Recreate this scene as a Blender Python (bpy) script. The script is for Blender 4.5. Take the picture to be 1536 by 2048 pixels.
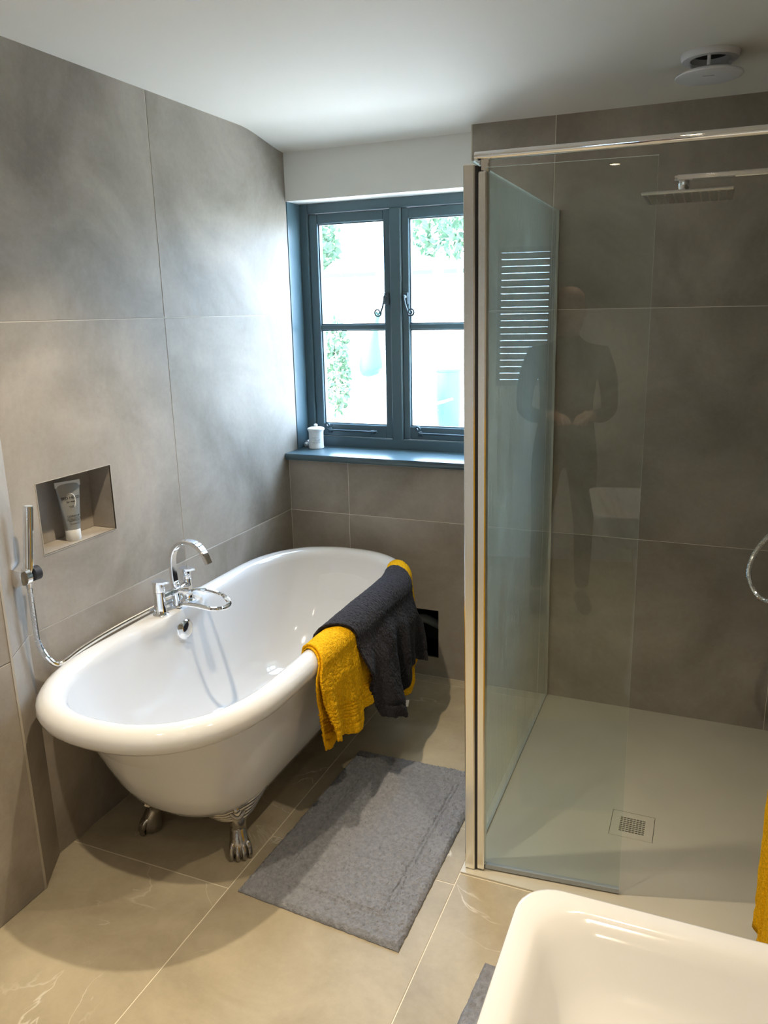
import bpy, math, random
from math import sin, cos, pi, radians, sqrt, atan2
from mathutils import Vector, Matrix
from mathutils import noise as mnoise

for o in list(bpy.data.objects): bpy.data.objects.remove(o)
scene = bpy.context.scene
C = scene.collection
random.seed(4)

# ------------------------------------------------------------------ camera
F_PX, YAW, PITCH, ROLL = 1557.714, 0.397347, -0.253363, -0.0200966
CAM = Vector((1.791807, -3.133541, 1.6488))
fwd = Vector((-sin(YAW)*cos(PITCH), cos(YAW)*cos(PITCH), sin(PITCH)))
rgt = Vector((cos(YAW), sin(YAW), 0)); upv = rgt.cross(fwd)
r2 = rgt*cos(ROLL)+upv*sin(ROLL); u2 = -rgt*sin(ROLL)+upv*cos(ROLL)
camd = bpy.data.cameras.new('camera'); cam = bpy.data.objects.new('camera', camd); C.objects.link(cam)
camd.sensor_fit = 'HORIZONTAL'; camd.sensor_width = 36; camd.lens = 36*F_PX/1536
camd.clip_start = 0.02; camd.clip_end = 200
m = Matrix((r2, u2, -fwd)).transposed().to_4x4(); m.translation = CAM
cam.matrix_world = m
scene.camera = cam

# ------------------------------------------------------------------ world, sun, window portal, exposure
SKY = 43.0
LAMP_W = 60.0
world = bpy.data.worlds.new('sky'); scene.world = world; world.use_nodes = True
bg = world.node_tree.nodes['Background']
bg.inputs['Color'].default_value = (0.52, 0.71, 1.0, 1); bg.inputs['Strength'].default_value = SKY
sund = bpy.data.lights.new('sun', 'SUN'); sun = bpy.data.objects.new('sun', sund); C.objects.link(sun)
sund.energy = 40; sund.angle = radians(0.6); sund.color = (1, .96, .88)
sun.rotation_euler = Vector((.72, .42, -.75)).to_track_quat('-Z', 'Y').to_euler()
pd = bpy.data.lights.new('window_portal', 'AREA'); po = bpy.data.objects.new('window_portal', pd); C.objects.link(po)
pd.shape = 'RECTANGLE'; pd.size = .95; pd.size_y = 1.1; pd.cycles.is_portal = True
po.location = (.46, .33, 1.58); po.rotation_euler = (radians(-90), 0, 0)
vs = scene.view_settings
vs.view_transform = 'Standard'; vs.look = 'None'; vs.gamma = 1; vs.use_curve_mapping = False; vs.exposure = -0.1

# ------------------------------------------------------------------ materials
MATS = {}
def newmat(name):
    mt = bpy.data.materials.new(name); mt.use_nodes = True; MATS[name] = mt
    return mt, mt.node_tree.nodes, mt.node_tree.links, mt.node_tree.nodes['Principled BSDF']
def plain(name, col, rough=.5, metal=0, bump=0, bscale=200, spec=.5, coat=0, var=0, vscale=8, sheen=0):
    mt, N, L, b = newmat(name)
    b.inputs['Base Color'].default_value = (*col, 1); b.inputs['Roughness'].default_value = rough
    b.inputs['Metallic'].default_value = metal; b.inputs['Specular IOR Level'].default_value = spec
    b.inputs['Coat Weight'].default_value = coat; b.inputs['Coat Roughness'].default_value = .05
    b.inputs['Sheen Weight'].default_value = sheen
    tc = N.new('ShaderNodeTexCoord')
    if var:
        n = N.new('ShaderNodeTexNoise'); n.inputs['Scale'].default_value = vscale; n.inputs['Detail'].default_value = 6
        L.new(tc.outputs['Object'], n.inputs['Vector'])
        r = N.new('ShaderNodeValToRGB'); r.color_ramp.elements[0].position = .3; r.color_ramp.elements[1].position = .7
        r.color_ramp.elements[0].color = (*[c*(1-var) for c in col], 1); r.color_ramp.elements[1].color = (*[min(1, c*(1+var)) for c in col], 1)
        L.new(n.outputs['Fac'], r.inputs['Fac']); L.new(r.outputs['Color'], b.inputs['Base Color'])
    if bump:
        n = N.new('ShaderNodeTexNoise'); n.inputs['Scale'].default_value = bscale; n.inputs['Detail'].default_value = 4
        L.new(tc.outputs['Object'], n.inputs['Vector'])
        bp = N.new('ShaderNodeBump'); bp.inputs['Strength'].default_value = bump; bp.inputs['Distance'].default_value = .004
        L.new(n.outputs['Fac'], bp.inputs['Height']); L.new(bp.outputs['Normal'], b.inputs['Normal'])
    return mt
def tile_mat(name, dark, light, rough, scale=2.2, veins=None, seed=1.0):
    mt, N, L, b = newmat(name)
    tc = N.new('ShaderNodeTexCoord'); oi = N.new('ShaderNodeObjectInfo')
    mu = N.new('ShaderNodeVectorMath'); mu.operation = 'MULTIPLY_ADD'
    cmb = N.new('ShaderNodeCombineXYZ')
    for i in range(3): L.new(oi.outputs['Random'], cmb.inputs[i])
    mu.inputs[1].default_value = (17*seed, 23*seed, 31*seed)
    L.new(cmb.outputs[0], mu.inputs[0]); L.new(tc.outputs['Object'], mu.inputs[2])
    n1 = N.new('ShaderNodeTexNoise'); n1.inputs['Scale'].default_value = scale; n1.inputs['Detail'].default_value = 9
    n1.inputs['Roughness'].default_value = .58; n1.inputs['Distortion'].default_value = .5
    n2 = N.new('ShaderNodeTexNoise'); n2.inputs['Scale'].default_value = 55; n2.inputs['Detail'].default_value = 8; n2.inputs['Roughness'].default_value = .7
    L.new(mu.outputs[0], n1.inputs['Vector']); L.new(mu.outputs[0], n2.inputs['Vector'])
    mx = N.new('ShaderNodeMath'); mx.operation = 'MULTIPLY_ADD'; mx.inputs[1].default_value = .18
    L.new(n2.outputs['Fac'], mx.inputs[0]); L.new(n1.outputs['Fac'], mx.inputs[2])
    r = N.new('ShaderNodeValToRGB'); r.color_ramp.elements[0].position = .36; r.color_ramp.elements[1].position = .82
    r.color_ramp.elements[0].color = (*dark, 1); r.color_ramp.elements[1].color = (*light, 1)
    L.new(mx.outputs[0], r.inputs['Fac'])
    out = r.outputs['Color']
    if veins:
        nv = N.new('ShaderNodeTexNoise'); nv.inputs['Scale'].default_value = 2.6; nv.inputs['Detail'].default_value = 5; nv.inputs['Distortion'].default_value = 1.2
        L.new(mu.outputs[0], nv.inputs['Vector'])
        s = N.new('ShaderNodeMath'); s.operation = 'SUBTRACT'; s.inputs[1].default_value = .5; L.new(nv.outputs['Fac'], s.inputs[0])
        a = N.new('ShaderNodeMath'); a.operation = 'ABSOLUTE'; L.new(s.outputs[0], a.inputs[0])
        rv = N.new('ShaderNodeValToRGB'); rv.color_ramp.elements[0].position = .0; rv.color_ramp.elements[1].position = .008
        rv.color_ramp.elements[0].color = (1, 1, 1, 1); rv.color_ramp.elements[1].color = (0, 0, 0, 1); L.new(a.outputs[0], rv.inputs['Fac'])
        nm = N.new('ShaderNodeTexNoise'); nm.inputs['Scale'].default_value = 3.2; L.new(mu.outputs[0], nm.inputs['Vector'])
        rm = N.new('ShaderNodeValToRGB'); rm.color_ramp.elements[0].position = .52; rm.color_ramp.elements[1].position = .66; L.new(nm.outputs['Fac'], rm.inputs['Fac'])
        mm = N.new('ShaderNodeMath'); mm.operation = 'MULTIPLY'; L.new(rv.outputs['Color'], mm.inputs[0]); L.new(rm.outputs['Color'], mm.inputs[1])
        m2 = N.new('ShaderNodeMath'); m2.operation = 'MULTIPLY'; m2.inputs[1].default_value = .55; L.new(mm.outputs[0], m2.inputs[0])
        mc = N.new('ShaderNodeMix'); mc.data_type = 'RGBA'; L.new(m2.outputs[0], mc.inputs['Factor'])
        L.new(out, mc.inputs['A']); mc.inputs['B'].default_value = (*veins, 1); out = mc.outputs['Result']
    L.new(out, b.inputs['Base Color']); b.inputs['Specular IOR Level'].default_value = .2
    rr = N.new('ShaderNodeMapRange'); rr.inputs['To Min'].default_value = rough-.06; rr.inputs['To Max'].default_value = rough+.08
    L.new(n1.outputs['Fac'], rr.inputs['Value']); L.new(rr.outputs[0], b.inputs['Roughness'])
    bp = N.new('ShaderNodeBump'); bp.inputs['Strength'].default_value = .06; bp.inputs['Distance'].default_value = .002
    L.new(n2.outputs['Fac'], bp.inputs['Height']); L.new(bp.outputs['Normal'], b.inputs['Normal'])
    return mt
def glass_mat(name, tint, haze=0.0, hazecol=(.8, .9, .88), refl=1.0):
    mt, N, L, b = newmat(name); N.remove(b)
    out = [n for n in N if n.type == 'OUTPUT_MATERIAL'][0]
    tr = N.new('ShaderNodeBsdfTransparent'); tr.inputs['Color'].default_value = (*tint, 1)
    gl = N.new('ShaderNodeBsdfGlossy'); gl.inputs['Roughness'].default_value = .0
    fr = N.new('ShaderNodeFresnel'); ge = N.new('ShaderNodeNewGeometry'); io = N.new('ShaderNodeMapRange')
    io.inputs['To Min'].default_value = 1.5; io.inputs['To Max'].default_value = 1/1.5      # same reflectance on entry and exit face of the thin sheet
    L.new(ge.outputs['Backfacing'], io.inputs['Value']); L.new(io.outputs[0], fr.inputs['IOR'])
    mx = N.new('ShaderNodeMixShader')
    L.new(fr.outputs[0], mx.inputs[0]); L.new(tr.outputs[0], mx.inputs[1]); L.new(gl.outputs[0], mx.inputs[2])
    res = mx.outputs[0]
    if haze:
        tc = N.new('ShaderNodeTexCoord'); mp = N.new('ShaderNodeMapping'); mp.inputs['Scale'].default_value = (9, 9, 1.2)
        n = N.new('ShaderNodeTexNoise'); n.inputs['Scale'].default_value = 3; n.inputs['Detail'].default_value = 8; n.inputs['Roughness'].default_value = .7
        L.new(tc.outputs['Object'], mp.inputs[0]); L.new(mp.outputs[0], n.inputs['Vector'])
        rp = N.new('ShaderNodeMapRange'); rp.inputs['From Min'].default_value = .35; rp.inputs['From Max'].default_value = .75
        rp.inputs['To Min'].default_value = haze*.3; rp.inputs['To Max'].default_value = haze*1.6
        L.new(n.outputs['Fac'], rp.inputs['Value'])
        df = N.new('ShaderNodeBsdfDiffuse'); df.inputs['Color'].default_value = (*hazecol, 1)
        tl = N.new('ShaderNodeBsdfTranslucent'); tl.inputs['Color'].default_value = (*hazecol, 1)
        md = N.new('ShaderNodeMixShader'); md.inputs[0].default_value = .5; L.new(df.outputs[0], md.inputs[1]); L.new(tl.outputs[0], md.inputs[2])
        m3 = N.new('ShaderNodeMixShader'); L.new(rp.outputs[0], m3.inputs[0]); L.new(res, m3.inputs[1]); L.new(md.outputs[0], m3.inputs[2]); res = m3.outputs[0]
    L.new(res, out.inputs['Surface'])
    return mt
def emit(name, col, s):
    mt, N, L, b = newmat(name)
    b.inputs['Emission Color'].default_value = (*col, 1); b.inputs['Emission Strength'].default_value = s
    return mt

tile_mat('wall_tile', (.215, .186, .152), (.445, .395, .336), .54)
tile_mat('floor_tile', (.305, .255, .172), (.50, .43, .308), .42, scale=3.0, veins=(.82, .78, .68))
plain('grout', (.72, .67, .58), .8)
plain('grout_floor', (.75, .68, .54), .8)
plain('ceiling_paint', (.76, .735, .68), .75, bump=.03, bscale=60)
plain('white_paint', (.78, .79, .76), .6)
plain('dark_paint', (.076, .126, .146), .30)
plain('trim_beige', (.40, .355, .29), .5)
plain('acrylic', (.69, .69, .69), .07, coat=.4, spec=.5)
plain('ceramic', (.80, .785, .76), .10, coat=.3)
plain('ceramic_matt', (.82, .81, .78), .4)
plain('chrome', (.86, .87, .88), .05, 1)
plain('alu', (.90, .88, .83), .22, 1)
plain('pewter', (.46, .44, .41), .17, 1, bump=.15, bscale=120)
plain('iron', (.055, .085, .10), .4, .3)
plain('black', (.006, .006, .007), .6)
plain('recess_shade', (.012, .012, .014), .8)  # near-black lining, the shade inside the access hole put into its colour
plain('rubber', (.02, .02, .022), .5)
plain('seal', (.32, .35, .37), .35)
plain('tray', (.53, .49, .395), .38, var=.05, vscale=3)
plain('yellow_towel', (.74, .385, .008), .95, bump=1.0, bscale=260, spec=.05, var=.22, vscale=150)
plain('grey_towel', (.026, .023, .026), .95, bump=1.0, bscale=260, spec=.05, var=.35, vscale=150, sheen=.08)
plain('mat_grey', (.25, .255, .275), .97, bump=1.0, bscale=260, spec=.05, var=.16, vscale=75)
plain('tube_grey', (.34, .34, .32), .30, .55)
plain('tube_cap', (.62, .61, .58), .25)
plain('ink', (.02, .02, .022), .5)
plain('fan_white', (.72, .72, .74), .45)
plain('label_white', (.8, .8, .78), .7)
plain('steel', (.62, .60, .55), .28, 1)
plain('skin', (.55, .34, .25), .55)
plain('navy_cloth', (.030, .034, .045), .9)
plain('jeans', (.045, .05, .065), .9)
plain('hair_grey', (.45, .43, .40), .8)
plain('shoe', (.03, .025, .02), .5)
plain('glass_edge', (.86, .95, .91), .3, spec=.9)  # bright base colour stands in for light glowing out of the glass edges
plain('grass', (.42, .46, .30), .95, var=.2, vscale=2)
plain('paving', (.60, .55, .48), .9, var=.1)
plain('fence_wood', (.66, .62, .55), .9)
plain('fence_cap', (.012, .05, .045), .7)
plain('leaf', (.035, .075, .03), .8, var=.3, vscale=3)
plain('bark', (.18, .13, .09), .9)
plain('blue_plastic', (.008, .16, .24), .5)
plain('tarp_blue', (.012, .22, .22), .7)
plain('terracotta', (.55, .25, .16), .8)
plain('slat', (.45, .43, .39), .6)
glass_mat('shower_glass', (.955, .985, .972))
glass_mat('side_glass', (.945, .982, .974), haze=.16, hazecol=(.70, .88, .85))
glass_mat('window_glass', (.97, .985, .98))
emit('lamp_face', (1, .82, .58), 30)

# ------------------------------------------------------------------ mesh helpers
class MB:
    def __init__(s): s.v = []; s.f = []; s.mi = []
    def add(s, vs, fs, mi=0):
        o = len(s.v); s.v += [tuple(v) for v in vs]; s.f += [tuple(i+o for i in f) for f in fs]; s.mi += [mi]*len(fs); return s
    def box(s, a, b, mi=0, ch=0.0):
        x0, y0, z0 = a; x1, y1, z1 = b
        if ch <= 0:
            vs = [(x0,y0,z0),(x1,y0,z0),(x1,y1,z0),(x0,y1,z0),(x0,y0,z1),(x1,y0,z1),(x1,y1,z1),(x0,y1,z1)]
            return s.add(vs, [(0,3,2,1),(4,5,6,7),(0,1,5,4),(1,2,6,5),(2,3,7,6),(3,0,4,7)], mi)
        c = ch; cx, cy, cz = (x0+x1)/2, (y0+y1)/2, (z0+z1)/2
        hx, hy, hz = (x1-x0)/2, (y1-y0)/2, (z1-z0)/2
        vs = []; idx = {}
        for sx in (-1, 1):
            for sy in (-1, 1):
                for sz in (-1, 1):
                    for k in range(3):
                        d = [hx-c, hy-c, hz-c]; d[k] += c
                        idx[(sx, sy, sz, k)] = len(vs); vs.append((cx+sx*d[0], cy+sy*d[1], cz+sz*d[2]))
        fs = []
        def q(l): fs.append(l)
        for sg in (-1, 1):
            l = [idx[(sg, -1, -1, 0)], idx[(sg, 1, -1, 0)], idx[(sg, 1, 1, 0)], idx[(sg, -1, 1, 0)]]; q(l if sg > 0 else l[::-1])
            l = [idx[(-1, sg, -1, 1)], idx[(-1, sg, 1, 1)], idx[(1, sg, 1, 1)], idx[(1, sg, -1, 1)]]; q(l if sg > 0 else l[::-1])
            l = [idx[(-1, -1, sg, 2)], idx[(1, -1, sg, 2)], idx[(1, 1, sg, 2)], idx[(-1, 1, sg, 2)]]; q(l if sg > 0 else l[::-1])
        for p in (-1, 1):
            for r in (-1, 1):
                l = [idx[(p, r, -1, 0)], idx[(p, r, -1, 1)], idx[(p, r, 1, 1)], idx[(p, r, 1, 0)]]; q(l if p*r > 0 else l[::-1])
                l = [idx[(p, -1, r, 0)], idx[(p, 1, r, 0)], idx[(p, 1, r, 2)], idx[(p, -1, r, 2)]]; q(l if p*r > 0 else l[::-1])
                l = [idx[(-1, p, r, 1)], idx[(-1, p, r, 2)], idx[(1, p, r, 2)], idx[(1, p, r, 1)]]; q(l if p*r > 0 else l[::-1])
        for sx in (-1, 1):
            for sy in (-1, 1):
                for sz in (-1, 1):
                    l = [idx[(sx, sy, sz, 0)], idx[(sx, sy, sz, 1)], idx[(sx, sy, sz, 2)]]; q(l if sx*sy*sz > 0 else l[::-1])
        return s.add(vs, fs, mi)
    def loft(s, rings, cap=True, closed=True, mi=0):
        n = len(rings[0]); vs = [p for r in rings for p in r]; fs = []
        for i in range(len(rings)-1):
            for j in range(n if closed else n-1):
                k = (j+1) % n
                fs.append((i*n+j, i*n+k, (i+1)*n+k, (i+1)*n+j))
        if cap:
            fs.append(tuple(range(n-1, -1, -1))); b = (len(rings)-1)*n; fs.append(tuple(range(b, b+n)))
        return s.add(vs, fs, mi)
    def tube(s, path, rad, n=12, mi=0, cap=True, flat=None):
        path = [Vector(p) for p in path]; rings = []
        up = None
        for i, p in enumerate(path):
            t = (path[min(i+1, len(path)-1)]-path[max(i-1, 0)]).normalized()
            if up is None:
                up = Vector((0, 0, 1)) if abs(t.z) < .9 else Vector((0, 1, 0))
            a = t.cross(up)
            if a.length < 1e-6: a = t.cross(Vector((1, 0, 0)))
            a.normalize(); b = a.cross(t).normalized(); up = b
            r = rad(i/(len(path)-1)) if callable(rad) else rad
            ra, rb = (r, r) if flat is None else (flat[0], flat[1])
            if flat is None:
                rings.append([p+a*(ra*cos(2*pi*k/n))+b*(rb*sin(2*pi*k/n)) for k in range(n)])
            else:
                c = min(ra, rb)*.35
                pts = [(ra-c, -rb), (ra, -rb+c), (ra, rb-c), (ra-c, rb), (-ra+c, rb), (-ra, rb-c), (-ra, -rb+c), (-ra+c, -rb)]
                rings.append([p+a*x+b*y for x, y in pts])
        return s.loft(rings, cap=cap, mi=mi)
    def lathe(s, prof, n=24, origin=(0, 0, 0), axis='z', mi=0):
        rings = []; o = Vector(origin)
        for r, h in prof:
            ring = []
            for k in range(n):
                a = 2*pi*k/n; x, y = r*cos(a), r*sin(a)
                p = {'z': (x, y, h), 'x': (h, x, y), 'y': (y, h, x)}[axis] if isinstance(axis, str) else None
                ring.append(o+Vector(p))
            rings.append(ring)
        return s.loft(rings, mi=mi)
    def ellipsoid(s, c, r, rot=None, n=14, mm=10, mi=0):
        rings = []
        for i in range(mm+1):
            t = -pi/2+pi*(i+.001)/(mm+.002); ring = []
            for k in range(n):
                a = 2*pi*k/n; v = Vector((r[0]*cos(t)*cos(a), r[1]*cos(t)*sin(a), r[2]*sin(t)))
                if rot: v = rot @ v
                ring.append(Vector(c)+v)
            rings.append(ring)
        return s.loft(rings, mi=mi)
    def build(s, name, mats, parent=None, smooth=None, loc=None):
        me = bpy.data.meshes.new(name)
        vs = s.v
        if loc is not None: vs = [(v[0]-loc[0], v[1]-loc[1], v[2]-loc[2]) for v in vs]
        me.from_pydata(vs, [], s.f)
        if isinstance(mats, str): mats = [mats]
        for k in mats: me.materials.append(MATS[k])
        me.polygons.foreach_set('material_index', s.mi)
        if smooth is not None:
            me.polygons.foreach_set('use_smooth', [True]*len(me.polygons))
        me.update(); me.validate()
        if smooth is not None and smooth < 180: me.set_sharp_from_angle(angle=radians(smooth))
        o = bpy.data.objects.new(name, me); C.objects.link(o)
        if parent is not None: o.parent = parent
        if loc is not None:
            o.location = Vector(loc)-(world_loc(parent) if parent is not None else Vector())
        elif parent is not None:
            o.location = -world_loc(parent)
        return o
def world_loc(o):
    l = Vector(o.location)
    while o.parent is not None: o = o.parent; l = l+Vector(o.location)
    return l
def tag(o, label=None, cat=None, group=None, kind=None):
    if label: o['label'] = label
    if cat: o['category'] = cat
    if group: o['group'] = group
    if kind: o['kind'] = kind
    return o
def thing(name, loc, label, cat, group=None):
    o = bpy.data.objects.new(name, None); o.empty_display_size = .05; C.objects.link(o); o.location = loc
    return tag(o, label, cat, group)
def sub(child, part):
    child.location = world_loc(child)-world_loc(part); child.parent = part; return child
def struct(o, label=None): return tag(o, label, kind='structure')
def frame_boxes(mb, lo, hi, hlo, hhi, t0, t1, ax, ch=0):
    """plate with a rectangular hole; (u,v) coords, thickness t0..t1 along axis ax ('x' or 'y')"""
    (u0, v0), (u1, v1), (a0, b0), (a1, b1) = lo, hi, hlo, hhi
    us = [u0, a0, a1, u1]; vv = [v0, b0, b1, v1]
    P = lambda u, v, t: (t, u, v) if ax == 'x' else (u, t, v)
    vs = [P(u, v, t) for t in (t0, t1) for v in vv for u in us]
    I = lambda i, j, k: k*16+j*4+i
    fs = []
    for j in range(3):
        for i in range(3):
            if i == 1 and j == 1: continue
            fs.append((I(i,j,1), I(i+1,j,1), I(i+1,j+1,1), I(i,j+1,1))); fs.append((I(i,j,0), I(i,j+1,0), I(i+1,j+1,0), I(i+1,j,0)))
    def side(l):
        for k in range(len(l)):
            a, b = l[k], l[(k+1) % len(l)]
            fs.append((I(*a,0), I(*b,0), I(*b,1), I(*a,1)))
    side([(0,0),(1,0),(2,0),(3,0),(3,1),(3,2),(3,3),(2,3),(1,3),(0,3),(0,2),(0,1)])
    side([(1,1),(1,2),(2,2),(2,1)])
    mb.add(vs, fs)
def cr(pts, n=12):
    """Catmull-Rom through pts"""
    P = [Vector(p) for p in pts]; P = [P[0]*2-P[1]]+P+[P[-1]*2-P[-2]]; out = []
    for i in range(1, len(P)-2):
        for k in range(n):
            t = k/n; a, b, c, d = P[i-1], P[i], P[i+1], P[i+2]
            out.append(.5*((2*b)+(c-a)*t+(2*a-5*b+4*c-d)*t*t+(-a+3*b-3*c+d)*t**3))
    out.append(P[-2]); return out
def ss(a, b, x):
    t = max(0, min(1, (x-a)/(b-a))); return t*t*(3-2*t)

# ------------------------------------------------------------------ setting
XR = 2.14; YF = -4.30; ZC = 2.365; TT = .0015; G = .0013
ZL, ZU = .744, 1.638
# floor
fl = MB().box((-.32, YF-.3, -.25), (XR+.3, .36, -.0012)).build('floor', 'grout_floor')
struct(fl, 'beige stone tiled bathroom floor')
def tile(mb_a, mb_b, mat, parent, ch=.0012):
    c = [(mb_a[i]+mb_b[i])/2 for i in range(3)]
    return MB().box(mb_a, mb_b, ch=ch).build('tile', mat, parent, loc=c)
cols = [(-.003, .588), (.588, 1.208), (1.208, 1.828), (1.828, XR)]
joints = [[.0, -.315, -1.515, -2.715, -3.915, YF], [.0, -.06, -1.26, -2.46, -3.66, YF], [-1.208, -2.1, -3.3, YF], [-1.208, -1.75, -2.95, -4.15, YF]]
for (x0, x1), js in zip(cols, joints):
    for a, b in zip(js[:-1], js[1:]):
        xa = x0
        if x0 < .1 and a < -1.7: xa = .078
        tile((xa+G, b+G, -.006), (x1-G, a-G, 0), 'floor_tile', fl)
# left wall with niche
NY0, NY1, NZ0, NZ1, ND = -1.480, -1.170, .962, 1.178, .095
mb = MB()
mb.box((-.32, -1.58, -.05), (-ND-.004, .36, 2.62))
frame_boxes(mb, (-1.58, -.05), (.36, 2.62), (NY0-.003, NZ0-.003), (NY1+.003, NZ1+.003), -ND-.004, -TT, 'x')
wl = struct(mb.build('wall_left', 'grout'), 'large format grey stone tiled wall behind the bath')
YE = .090
for (y0, y1) in ((-1.5815, -.823), (-.823, YE)):
    for (z0, z1) in ((0, ZL), (ZL, ZU), (ZU, ZC+.01)):
        if z0 == ZL and y0 < -1:
            m_ = MB(); frame_boxes(m_, (y0+G, z0+G), (y1-G, z1-G), (NY0, NZ0), (NY1, NZ1), -TT-.003, 0, 'x')
            m_.build('tile', 'wall_tile', wl, loc=(-.003, (y0+y1)/2, (z0+z1)/2))
        else:
            tile((-TT-.003, y0+G, z0+G), (0, y1-G, z1-G), 'wall_tile', wl)
tile((-ND-.004, NY0, NZ0), (-ND, NY1, NZ1), 'wall_tile', wl, .0005)
tile((-ND, NY0-.003, NZ0-.003), (-.001, NY1+.003, NZ0), 'wall_tile', wl, .0005)
tile((-ND, NY0-.003, NZ1), (-.001, NY1+.003, NZ1+.003), 'wall_tile', wl, .0005)
tile((-ND, NY0-.003, NZ0+.001), (-.001, NY0, NZ1-.001), 'wall_tile', wl, .0005)
tile((-ND, NY1, NZ0+.001), (-.001, NY1+.003, NZ1-.001), 'wall_tile', wl, .0005)
e = MB()
for (a, b) in (((-.001, NY0-.002, NZ0-.002), (.0012, NY1+.002, NZ0)), ((-.001, NY0-.002, NZ1), (.0012, NY1+.002, NZ1+.002)), ((-.001, NY0-.002, NZ0), (.0012, NY0, NZ1)), ((-.001, NY1, NZ0), (.0012, NY1+.002, NZ1))): e.box(a, b)
e.build('niche_trim', 'trim_beige', wl)
# projecting wall nearer the camera with a splayed end
mb = MB()
pl = [(-.32, -1.578), (-.004, -1.578), (.0765, -1.713), (.0765, YF-.3), (-.32, YF-.3)]
mb.loft([[(x, y, -.05) for x, y in pl], [(x, y, 2.62) for x, y in pl]])
ws = struct(mb.build('wall_side', 'grout'), 'projecting grey tiled wall at the left edge of the photo')
for (y0, y1) in ((-2.617, -1.717), (-3.517, -2.617), (YF, -3.517)):
    for (z0, z1) in ((0, ZL-.008), (ZL-.008, ZU), (ZU, ZC+.01)):
        tile((.0735, y0+G, z0+G), (.080, y1-G, z1-G), 'wall_tile', ws)
d = Vector((.0765+.004, -1.713+1.578, 0)); L_ = d.length
for (z0, z1) in ((0, ZL), (ZL, ZU), (ZU, ZC+.01)):
    t = MB().box((-.003, -.002, z0+G), (L_-.0005, .0035, z1-G), ch=.001).build('tile', 'wall_tile', ws)
    t.location = (-.004, -1.578, 0); t.rotation_euler = (0, 0, atan2(d.y, d.x))
MB().box((.074, -1.7185, 0), (.0815, -1.711, ZC)).build('edge_trim', 'trim_beige', ws)
# back wall (window wall) and lintel
WX = .873
AX0, AX1, AZ0, AZ1 = .47, .734, .096, .327
mb = MB()
frame_boxes(mb, (-.32, -.05), (WX-.003, .985), (AX0, AZ0), (AX1, AZ1), .36, TT, 'y')
mb.box((AX0-.01, .20, AZ0-.01), (AX1+.01, .36, AZ1+.01))
mb.box((WX-.003, TT, -.05), (XR+.3, .36, 2.62))
mb.box((WX-.003, -.0005, 1.0), (WX-.0005, TT, ZC))
wb = struct(mb.build('wall_back', 'grout'), 'grey stone tiled wall below the window and in the shower')
XJ1, XJ2 = .303, 1.192
def wt(x0, x1, z0, z1, hole=None):
    if hole:
        m_ = MB(); frame_boxes(m_, (x0+G, z0+G), (x1-G, z1-G), (AX0, AZ0), (AX1, AZ1), .007, 0, 'y')
        m_.build('tile', 'wall_tile', wb, loc=((x0+x1)/2, .003, (z0+z1)/2))
    else: tile((x0+G, 0, z0+G), (x1-G, .007, z1-G), 'wall_tile', wb)
wt(0.001, XJ1, 0, ZL); wt(XJ1, XJ2, 0, ZL, True)
wt(0.001, XJ1, ZL, .982); wt(XJ1, WX, ZL, .982)
wt(WX, XJ2, ZL, ZU); wt(WX, XJ2, ZU, ZC+.01)
for (x0, x1) in ((XJ2, 2.092), (2.092, XR)):
    for (z0, z1) in ((0, ZL), (ZL, ZU), (ZU, ZC+.01)): wt(x0, x1, z0, z1)
v_ = MB()
v_.box((AX0, .195, AZ0), (AX1, .199, AZ1)); v_.box((AX0, .008, AZ0-.002), (AX1, .199, AZ0)); v_.box((AX0, .008, AZ1), (AX1, .199, AZ1+.002))
v_.box((AX1, .008, AZ0), (AX1+.002, .199, AZ1)); v_.box((AX0-.002, .008, AZ0), (AX0, .199, AZ1))
vo = v_.build('access_recess', 'recess_shade', wb)
MB().tube(cr([(.52, .12, .10), (.55, .12, .2), (.62, .12, .23), (.69, .12, .21), (.735, .12, .21)], 8), .021, 12).build('waste_pipe', 'seal', wb, smooth=40)
ZLIN = 2.120
mb = MB().box((-.32, .085, ZLIN), (WX+.06, .36, 2.62))
mb.build('lintel', 'white_paint', wb)
# right wall and wall behind the camera
mb = MB().box((XR+.004, YF-.3, -.05), (XR+.3, .36, 2.62))
wr = struct(mb.build('wall_right', 'grout'), 'grey stone tiled wall on the right of the shower')
ys = [0, -.9, -1.8, -2.7, -3.6, YF]
for a, b in zip(ys[:-1], ys[1:]):
    for (z0, z1) in ((0, ZL), (ZL, ZU), (ZU, ZC+.01)):
        tile((XR, b+G, z0+G), (XR+.007, a-G, z1-G), 'wall_tile', wr)
BX0, BX1, BZ0, BZ1 = 1.06, 1.40, 1.16, 2.02
mb = MB(); frame_boxes(mb, (-.32, -.05), (XR+.3, 2.62), (BX0, BZ0), (BX1, BZ1), YF, YF-.3, 'y')
wf = struct(mb.build('wall_front', 'white_paint'), 'plain painted wall behind the viewpoint')
# ceiling, dipping towards the window
def zceil(x, y): return ZC-.048*ss(-.26, .12, y)-.006*ss(-1.2, -.2, y)*0
mb = MB(); xs = [-.32, 0, .3, .6, .9, 1.3, 1.8, XR, XR+.3]; yy = [YF-.3, -3, -2, -1.2, -.6]+[-.4+.04*i for i in range(13)]+[.36]
vs_ = [(x, y, zceil(x, y)) for y in yy for x in xs]; nx = len(xs); fs_ = []
for j in range(len(yy)-1):
    for i in range(nx-1): fs_.append((j*nx+i, (j+1)*nx+i, (j+1)*nx+i+1, j*nx+i+1))
mb.add(vs_, fs_); mb.box((-.32, YF-.3, 2.46), (XR+.3, .36, 2.62))
struct(mb.build('ceiling', 'ceiling_paint', smooth=40), 'white plaster ceiling curving down to the window')

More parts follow.
